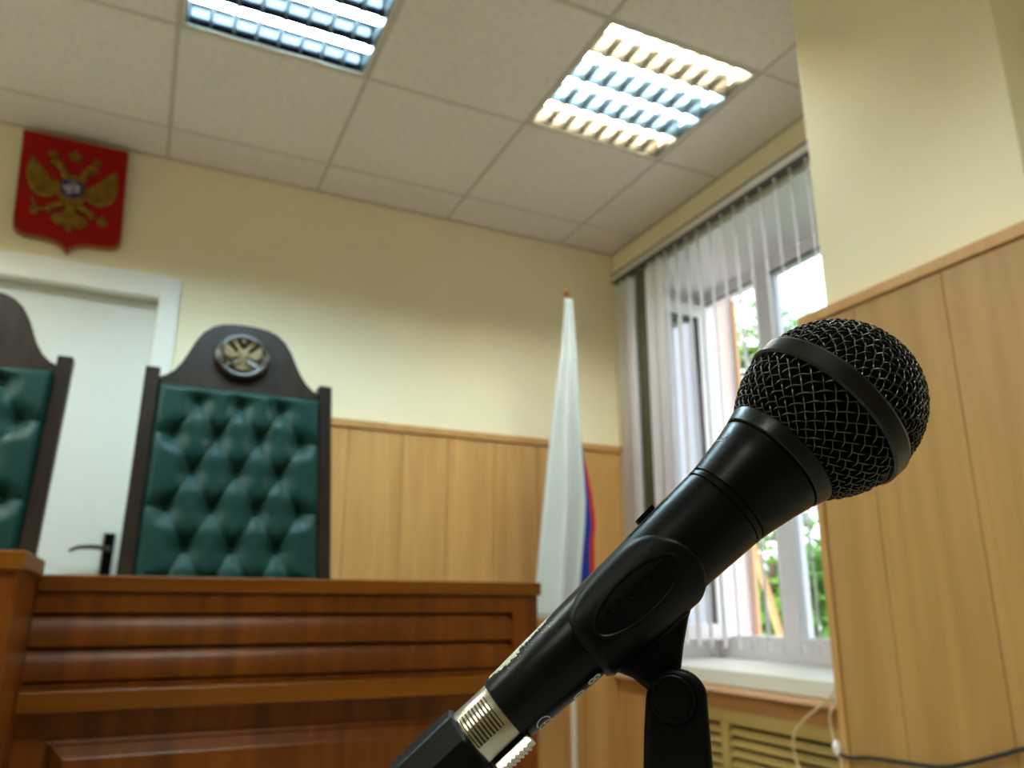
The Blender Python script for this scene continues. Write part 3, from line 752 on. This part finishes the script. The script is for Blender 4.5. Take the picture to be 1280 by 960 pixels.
fo = [(s, r-1.1) for s, r in lp] + [(DC+(DR-1.0)*math.sin(t)*1.04, (DR-1.0)*math.cos(t)) for t in [PI/2*k/14 for k in range(14)]] + [(DC+(DR-1.0)*1.04, .3)]
build('foam_lining', MB().rev(mp, fo, 64), FOAM, MI, smooth=True)
PT = 2.95; WR_ = .29; WA = .42
def wires_dome():
    mb = MB(); tmax = PI/2+.02; rmax = tmax*DR; n = int(rmax/PT)
    for fam in (0, 1):
        for i in range(-n, n+1):
            a = i*PT
            if abs(a) >= rmax-.3: continue
            L = math.sqrt(rmax**2-a*a); k = max(3, int(2*L/(PT/4)))
            pts = []
            for j in range(k+1):
                b_ = -L+2*L*j/k
                rho = math.hypot(a, b_); th = rho/DR
                u, v = (a, b_) if fam == 0 else (b_, a)
                ph = math.atan2(v, u)+.62
                off = WA*math.cos(PI*b_/PT+PI*i)*(1 if fam == 0 else -1)
                R_ = DR+off
                pts.append(mp(DC+R_*math.cos(th)*1.04, R_*math.sin(th), ph))
            mb.tube(pts, WR_*.001, 5, cap=False)
    return mb
tag(build('grille_dome', wires_dome(), MICG, MI, smooth=True, angle=180, recalc=False), kind='stuff')
def wires_lower():
    mb = MB(); N = 38
    S = np.linspace(lp[0][0], lp[-1][0], 60); Rr_ = np.interp(S, [p[0] for p in lp], [p[1] for p in lp])
    g = np.concatenate([[0], np.cumsum(np.hypot(np.diff(S), np.diff(Rr_))/((Rr_[1:]+Rr_[:-1])/2))])
    G1 = g[-1]
    for fam in (1, -1):
        for i in range(N):
            k = int(2*G1*N/(2*PI)*4)
            pts = []
            for j in range(k+1):
                gg = G1*j/k
                ph0 = 2*PI*i/N + fam*gg
                s = np.interp(gg, g, S); r = np.interp(gg, g, Rr_)
                V = N*(ph0+fam*gg)/(2*PI)
                off = WA*math.cos(PI*V+PI*i)*fam
                pts.append(mp(s, r+off, ph0))
            mb.tube(pts, WR_*.001, 5, cap=False)
    return mb
tag(build('grille_base', wires_lower(), MICG, MI, smooth=True, angle=180, recalc=False), kind='stuff')
# slide switch on the far upper side
def patch(name, s0, s1, a0, a1, h0, h1, M, parent, n=8, m_=8, rfn=hr, shape=None):
    """a plate wrapped on the handle, angles a0..a1, standing h0..h1 mm off it"""
    vs = []; fs = []
    for lay in (h0, h1):
        for i in range(n+1):
            s = lerp(s0, s1, i/n)
            for j in range(m_+1):
                vs.append(mp(s, rfn(s)+lay, lerp(a0, a1, j/m_)))
    L = (n+1)*(m_+1)
    for i in range(n):
        for j in range(m_):
            a = i*(m_+1)+j
            fs += [(a, a+1, a+m_+2, a+m_+1), (L+a, L+a+m_+1, L+a+m_+2, L+a+1)]
    for i in range(n):
        a = i*(m_+1); fs.append((a, a+m_+1, L+a+m_+1, L+a)); a += m_; fs.append((a, L+a, L+a+m_+1, a+m_+1))
    for j in range(m_):
        fs.append((j, L+j, L+j+1, j+1)); a = n*(m_+1)+j; fs.append((a, a+1, L+a+1, L+a))
    return build(name, MB().add(vs, fs), M, parent, smooth=True, angle=35)
sw = patch('switch_plate', 57, 73, math.radians(-112), math.radians(-72), -.3, .12, MICB, MI)
patch('switch_slider', 62.5, 69.0, math.radians(-100), math.radians(-84), 0, 1.5, MICB, sw)
# worn white label strip along the upper side: ragged edge
rnd = random.Random(4); mbz = MB(); n = 70
for i in range(n):
    s0_, s1_ = 2.2+27.5*i/n, 2.2+27.5*(i+1)/n
    wd_ = (26 if i < n*.75 else 26*(1-(i-n*.75)/(n*.25))*.9+1)
    a1_ = math.radians(-92+max(3, wd_*rnd.uniform(.72, 1.05)+(8 if n*.12 < i < n*.4 else 0)))
    a0_ = math.radians(-118); K = 6
    vs = [mp(s, hr(s)+.09, lerp(a0_, a1_, j/K)) for s in (s0_, s1_) for j in range(K+1)]
    mbz.add(vs, [(j, j+1, K+2+j, K+1+j) for j in range(K)])
for i in range(60):                       # loose specks along the torn edge
    s_ = rnd.uniform(2, 26); a_ = math.radians(-92+rnd.uniform(22, 42)); q_ = rnd.uniform(.08, .25)
    mbz.add([mp(s_, hr(s_)+.08, a_), mp(s_+q_, hr(s_)+.08, a_+.004), mp(s_+q_, hr(s_)+.08, a_+.004+q_/hr(s_)), mp(s_, hr(s_)+.08, a_+q_/hr(s_)*.7)], [(0, 1, 2, 3)])
build('label_residue', mbz, RESID, MI, recalc=False)
# printed marks, running round the handle
def text_on(name, body, s0_, a0_, size, M, parent, shear=0.0, bold=0.0):
    cu = bpy.data.curves.new(name, 'FONT'); cu.body = body; cu.size = size; cu.resolution_u = 6; cu.shear = shear; cu.offset = bold
    o = bpy.data.objects.new(name, cu); COL.objects.link(o)
    bpy.context.view_layer.update()
    me = o.evaluated_get(bpy.context.evaluated_depsgraph_get()).to_mesh()
    bm = bmesh.new(); bm.from_mesh(me)
    bmesh.ops.triangulate(bm, faces=bm.faces); bmesh.ops.subdivide_edges(bm, edges=bm.edges, cuts=2, use_grid_fill=True)
    bm.verts.index_update()
    vs = [mp(s0_+v.co.y, hr(s0_+v.co.y)+.10, a0_+v.co.x/hr(s0_)) for v in bm.verts]; fs = [tuple(v.index for v in f.verts) for f in bm.faces]
    bm.free(); o.evaluated_get(bpy.context.evaluated_depsgraph_get()).to_mesh_clear()
    bpy.data.objects.remove(o)
    return build(name, MB().add(vs, fs), M, parent, recalc=False)
def arc_mark(name, s0_, a0_, r_, t0, t1, wd_, M, extra=None):
    mb = MB(); n = 20; vs = []
    for i in range(n+1):
        t = lerp(t0, t1, i/n)
        for q_ in (r_-wd_/2, r_+wd_/2):
            s = s0_+q_*math.sin(t); vs.append(mp(s, hr(s)+.09, a0_+q_*math.cos(t)/hr(s0_)))
    mb.add(vs, [(2*i, 2*i+1, 2*i+3, 2*i+2) for i in range(n)])
    if extra:
        x0_, x1_, hw_ = extra
        mb.add([mp(s0_+sg, hr(s0_)+.09, a0_+x/hr(s0_)) for x, sg in ((x0_, -hw_), (x1_, -hw_), (x1_, hw_), (x0_, hw_))], [(0, 1, 2, 3)])
    return build(name, mb, M, MI, recalc=False)
arc_mark('conformity_mark', 6.3, math.radians(62), 2.0, math.radians(75), math.radians(285), .42, INK)
arc_mark('conformity_mark', 6.3, math.radians(76), 2.0, math.radians(75), math.radians(285), .42, INK, (-2.0, -.4, .21))
text_on('printed_figure', '8', 21.8, math.radians(57), 5.6, INK, MI, 0, .12)
text_on('printed_figure', '0', 16.2, math.radians(64), 5.2, INK, MI, 0, .12)
text_on('printed_script', 'de', 97.2, math.radians(-70), 2.4, INK, MI, .3)
patch('script_underline', 95.9, 96.1, math.radians(-84), math.radians(-62), .02, .09, INK, MI, 1, 8)

# ------------------------------------------------------------------ cable plugged into the microphone
MCB = thing('microphone_cable', mp(-20, 0, 0), 'microphone cable with a silver plug and black faceted boot', 'cable')
prof = [(.4, 6.0), (.4, 8.4), (-.4, 8.75), (-11.0, 8.75), (-11.4, 8.6)]
build('plug_barrel', MB().rev(mp, prof, 64), CHROME, MCB, smooth=True, angle=30)
for row, (a0_, a1_) in enumerate(((math.radians(-48), math.radians(-18)), (math.radians(-15), math.radians(14)))):
    patch('grip_recess', -10.4, -1.6, a0_-.02, a1_+.02, -.2, .03, GRIPD, MCB, 2, 6, rfn=lambda s_: 8.75)
    for k in range(8):
        s = -2.2-1.08*k
        patch('grip_ridge', s-.27, s+.27, a0_, a1_, -.1, .36, CHROME, MCB, 1, 5, rfn=lambda s_: 8.75)
lt = patch('release_latch', -10.0, 1.0, math.radians(58), math.radians(86), .5, 2.6, CHROME, MCB, 4, 4, rfn=lambda s_: 8.9)
for k in range(7):
    s = -9.3+1.4*k
    patch('latch_ridge', s-.3, s+.3, math.radians(58), math.radians(86), 2.5, 3.0, CHROME, lt, 1, 3, rfn=lambda s_: 8.9)
patch('latch_slot', -11.0, .3, math.radians(49), math.radians(92), -.2, .06, BLACKM, MCB, 2, 6, rfn=lambda s_: 8.75)
def oct_(s, r, a):
    k = PI/4; b_ = (a+.15) % k - k/2
    return mp(s, r*math.cos(k/2)/math.cos(b_), a)
prof = [(-11.0, 8.3), (-11.2, 10.3), (-12.0, 10.9), (-13.0, 11.0), (-32, 10.6), (-34, 9.6), (-40, 5.0), (-46, 4.2)]
build('boot', MB().rev(oct_, prof, 64), BLACKM, MCB, smooth=True, angle=20)
p0 = mp(-45, 0, 0); p1 = mp(-62, 0, 0)
build('cable', MB().tube(spline([p0, p1, p1+Vector((-.03, .01, -.06)), p1+Vector((-.035, .03, -.25)), p1+Vector((-.03, .05, -.6)), Vector((p1.x-.02, p1.y+.07, .05)), Vector((p1.x+.02, p1.y+.12, .006)), Vector((p1.x+.2, p1.y+.3, .006))]), .003, 10), CORDB, MCB, smooth=True)

# ------------------------------------------------------------------ stand with its clip
ST = thing('microphone_stand', Vector((0, 0, 0)), 'black microphone stand head and clip gripping the microphone handle', 'microphone stand')
P0 = at(820, 780, .2235)
hn = Vector((P0.x, P0.y, 0)).normalized()          # horizontal direction away from the camera
def vp_(px, py, d=0.0):
    """pixel ray met with the vertical plane through P0 (moved d metres away)"""
    r = ray(px, py); t = (hn.dot(P0-CAM)+d)/hn.dot(r)
    return CAM+r*t
fork_c = vp_(845, 900)
ST.location = (fork_c.x, fork_c.y, 0)
# sleeve: partial tube round the handle with rounded ends
def sleeve():
    s_a, s_b = 27.0, 66.5; n = 40; m2 = 44; vs = []; fs = []
    for lay in (.15, 1.9):
        for i in range(n+1):
            u = i/n
            s = lerp(s_a, s_b, u)
            e = math.sqrt(max(0, 1-abs(2*u-1)**2.6))
            top = math.radians(lerp(38, -58, e)) if u > .5 else math.radians(lerp(-8, -58, e))
            a0_, a1_ = top, PI-top
            for j in range(m2+1):
                edge_ = min(1, min(j, m2-j)/2.0)
                ll = lay if lay < 1 else .35+(lay-.35)*min(1, (edge_*.6+.4))*(min(1, .35+min(u, 1-u)*14))
                aa = lerp(a0_, a1_, j/m2); dd = abs((aa if aa < PI/2 else PI-aa)-math.radians(25)) if (aa > math.radians(25) and aa < PI-math.radians(25)) else 0
                ss = s-6.5*u*min(1, dd/math.radians(65))**1.6
                vs.append(mp(ss, hr(ss)+ll, aa))
    L = (n+1)*(m2+1)
    for i in range(n):
        for j in range(m2):
            a = i*(m2+1)+j; fs += [(a, a+1, a+m2+2, a+m2+1), (L+a, L+a+m2+1, L+a+m2+2, L+a+1)]
        a = i*(m2+1); fs.append((a, a+m2+1, L+a+m2+1, L+a)); a += m2; fs.append((a, L+a, L+a+m2+1, a+m2+1))
    for j in range(m2):
        fs.append((j, L+j, L+j+1, j+1)); a = n*(m2+1)+j; fs.append((a, a+1, L+a+1, L+a))
    return MB().add(vs, fs)
clip = build('clip', sleeve(), CLIPM, ST, smooth=True, angle=40)
# oval cartouche on the clip
def oval(t, k=1.0): return (46.5+14.8*k*math.cos(t), math.radians(6)+(5.0*k*math.sin(t))/hr(46.5))
pts = []
for i in range(48):
    s, a = oval(2*PI*i/48); s2 = s
    pts.append(mp(s, hr(s)+1.9, a))
build('oval_rim', MB().tube(pts, .00055, 6, closed=True), CLIPM, clip, smooth=True)
rnd = random.Random(9); mbz = MB()
for i in range(120):                      # worn raised lettering, no longer legible
    s = rnd.uniform(34, 59); a = math.radians(rnd.uniform(-4, 4)); q_ = rnd.uniform(.12, .4)
    pts_ = [mp(s, hr(s)+1.85, a), mp(s+rnd.uniform(-.6, .6), hr(s)+2.1, a+rnd.uniform(-.06, .06))]
    mbz.tube(pts_, q_*.0007, 4)
tag(build('worn_lettering', mbz, CLIPM, clip, recalc=False), kind='stuff')
nk = [(722, 812), (748, 836), (772, 841), (790, 848), (808, 862), (818, 892), (848, 896), (851, 842), (855, 806), (861, 772), (872, 738), (880, 716), (835, 735), (770, 780)]
b = MB(); b.prism([vp_(x, y, -.0055) for x, y in nk], hn*.012); build('clip_neck', b, CLIPM, ST, smooth=True, bevel=.0018, seg=3)
# rib running along the underside of the clip
rb = [vp_(x, y, -.0075) for x, y in ((775, 835), (800, 818), (830, 790), (858, 762))]
build('clip_rib', MB().tube(rb, .0012, 8), CLIPM, ST, smooth=True)
ear = [(802, 1030), (804, 975), (805, 915), (807, 876)] + [(846-39*math.cos(t), 876-39*math.sin(t)) for t in [PI*k/16 for k in range(1, 16)]] + [(885, 880), (888, 915), (893, 975), (897, 1030)]
for d0, nm in ((-.0135, 'fork_ear'), (.0075, 'fork_ear')):
    b = MB(); b.prism([vp_(x, y, d0) for x, y in ear], hn*.0068); build(nm, b, CLIPM, ST, smooth=True, bevel=.0016, seg=3)
sc_c = vp_(840, 874, -.0135); sx_v = hn.cross(Vector((0, 0, 1))).normalized(); sz_v = Vector((0, 0, 1))
def sf(a_, r, t): return sc_c - hn*a_ + sx_v*(r*math.cos(t)) + sz_v*(r*math.sin(t))
build('pivot_screw', MB().rev(sf, [(-.001, .0062), (.0006, .0062), (.0010, .0058), (.0010, .0052), (.0002, .0050), (.0001, .001)], 40), CLIPM, ST, smooth=True, angle=30)
build('screw_lip', MB().rev(sf, [(.0002, .0066), (.0008, .0064), (.0002, .0060)], 40, capends=False), RINGM, ST, smooth=True)
zf = vp_(848, 1030).z
pb = vp_(848, 1030)
def sv(ax_, r, a): return Vector((pb.x+r*math.cos(a), pb.y+r*math.sin(a), ax_))
build('fork_block', MB().rev(sv, [(zf+.004, .0125), (zf-.012, .0125), (zf-.016, .014), (zf-.05, .014), (zf-.052, .008)], 32), CLIPM, ST, smooth=True, angle=30)
build('pole', MB().rev(sv, [(zf-.05, .008), (.03, .008)], 24), BLACKM, ST, smooth=True, angle=30)
build('base', MB().rev(sv, [(.045, .02), (.03, .03), (.022, .11), (.016, .125), (0, .126)], 48), BLACKM, ST, smooth=True, angle=30)
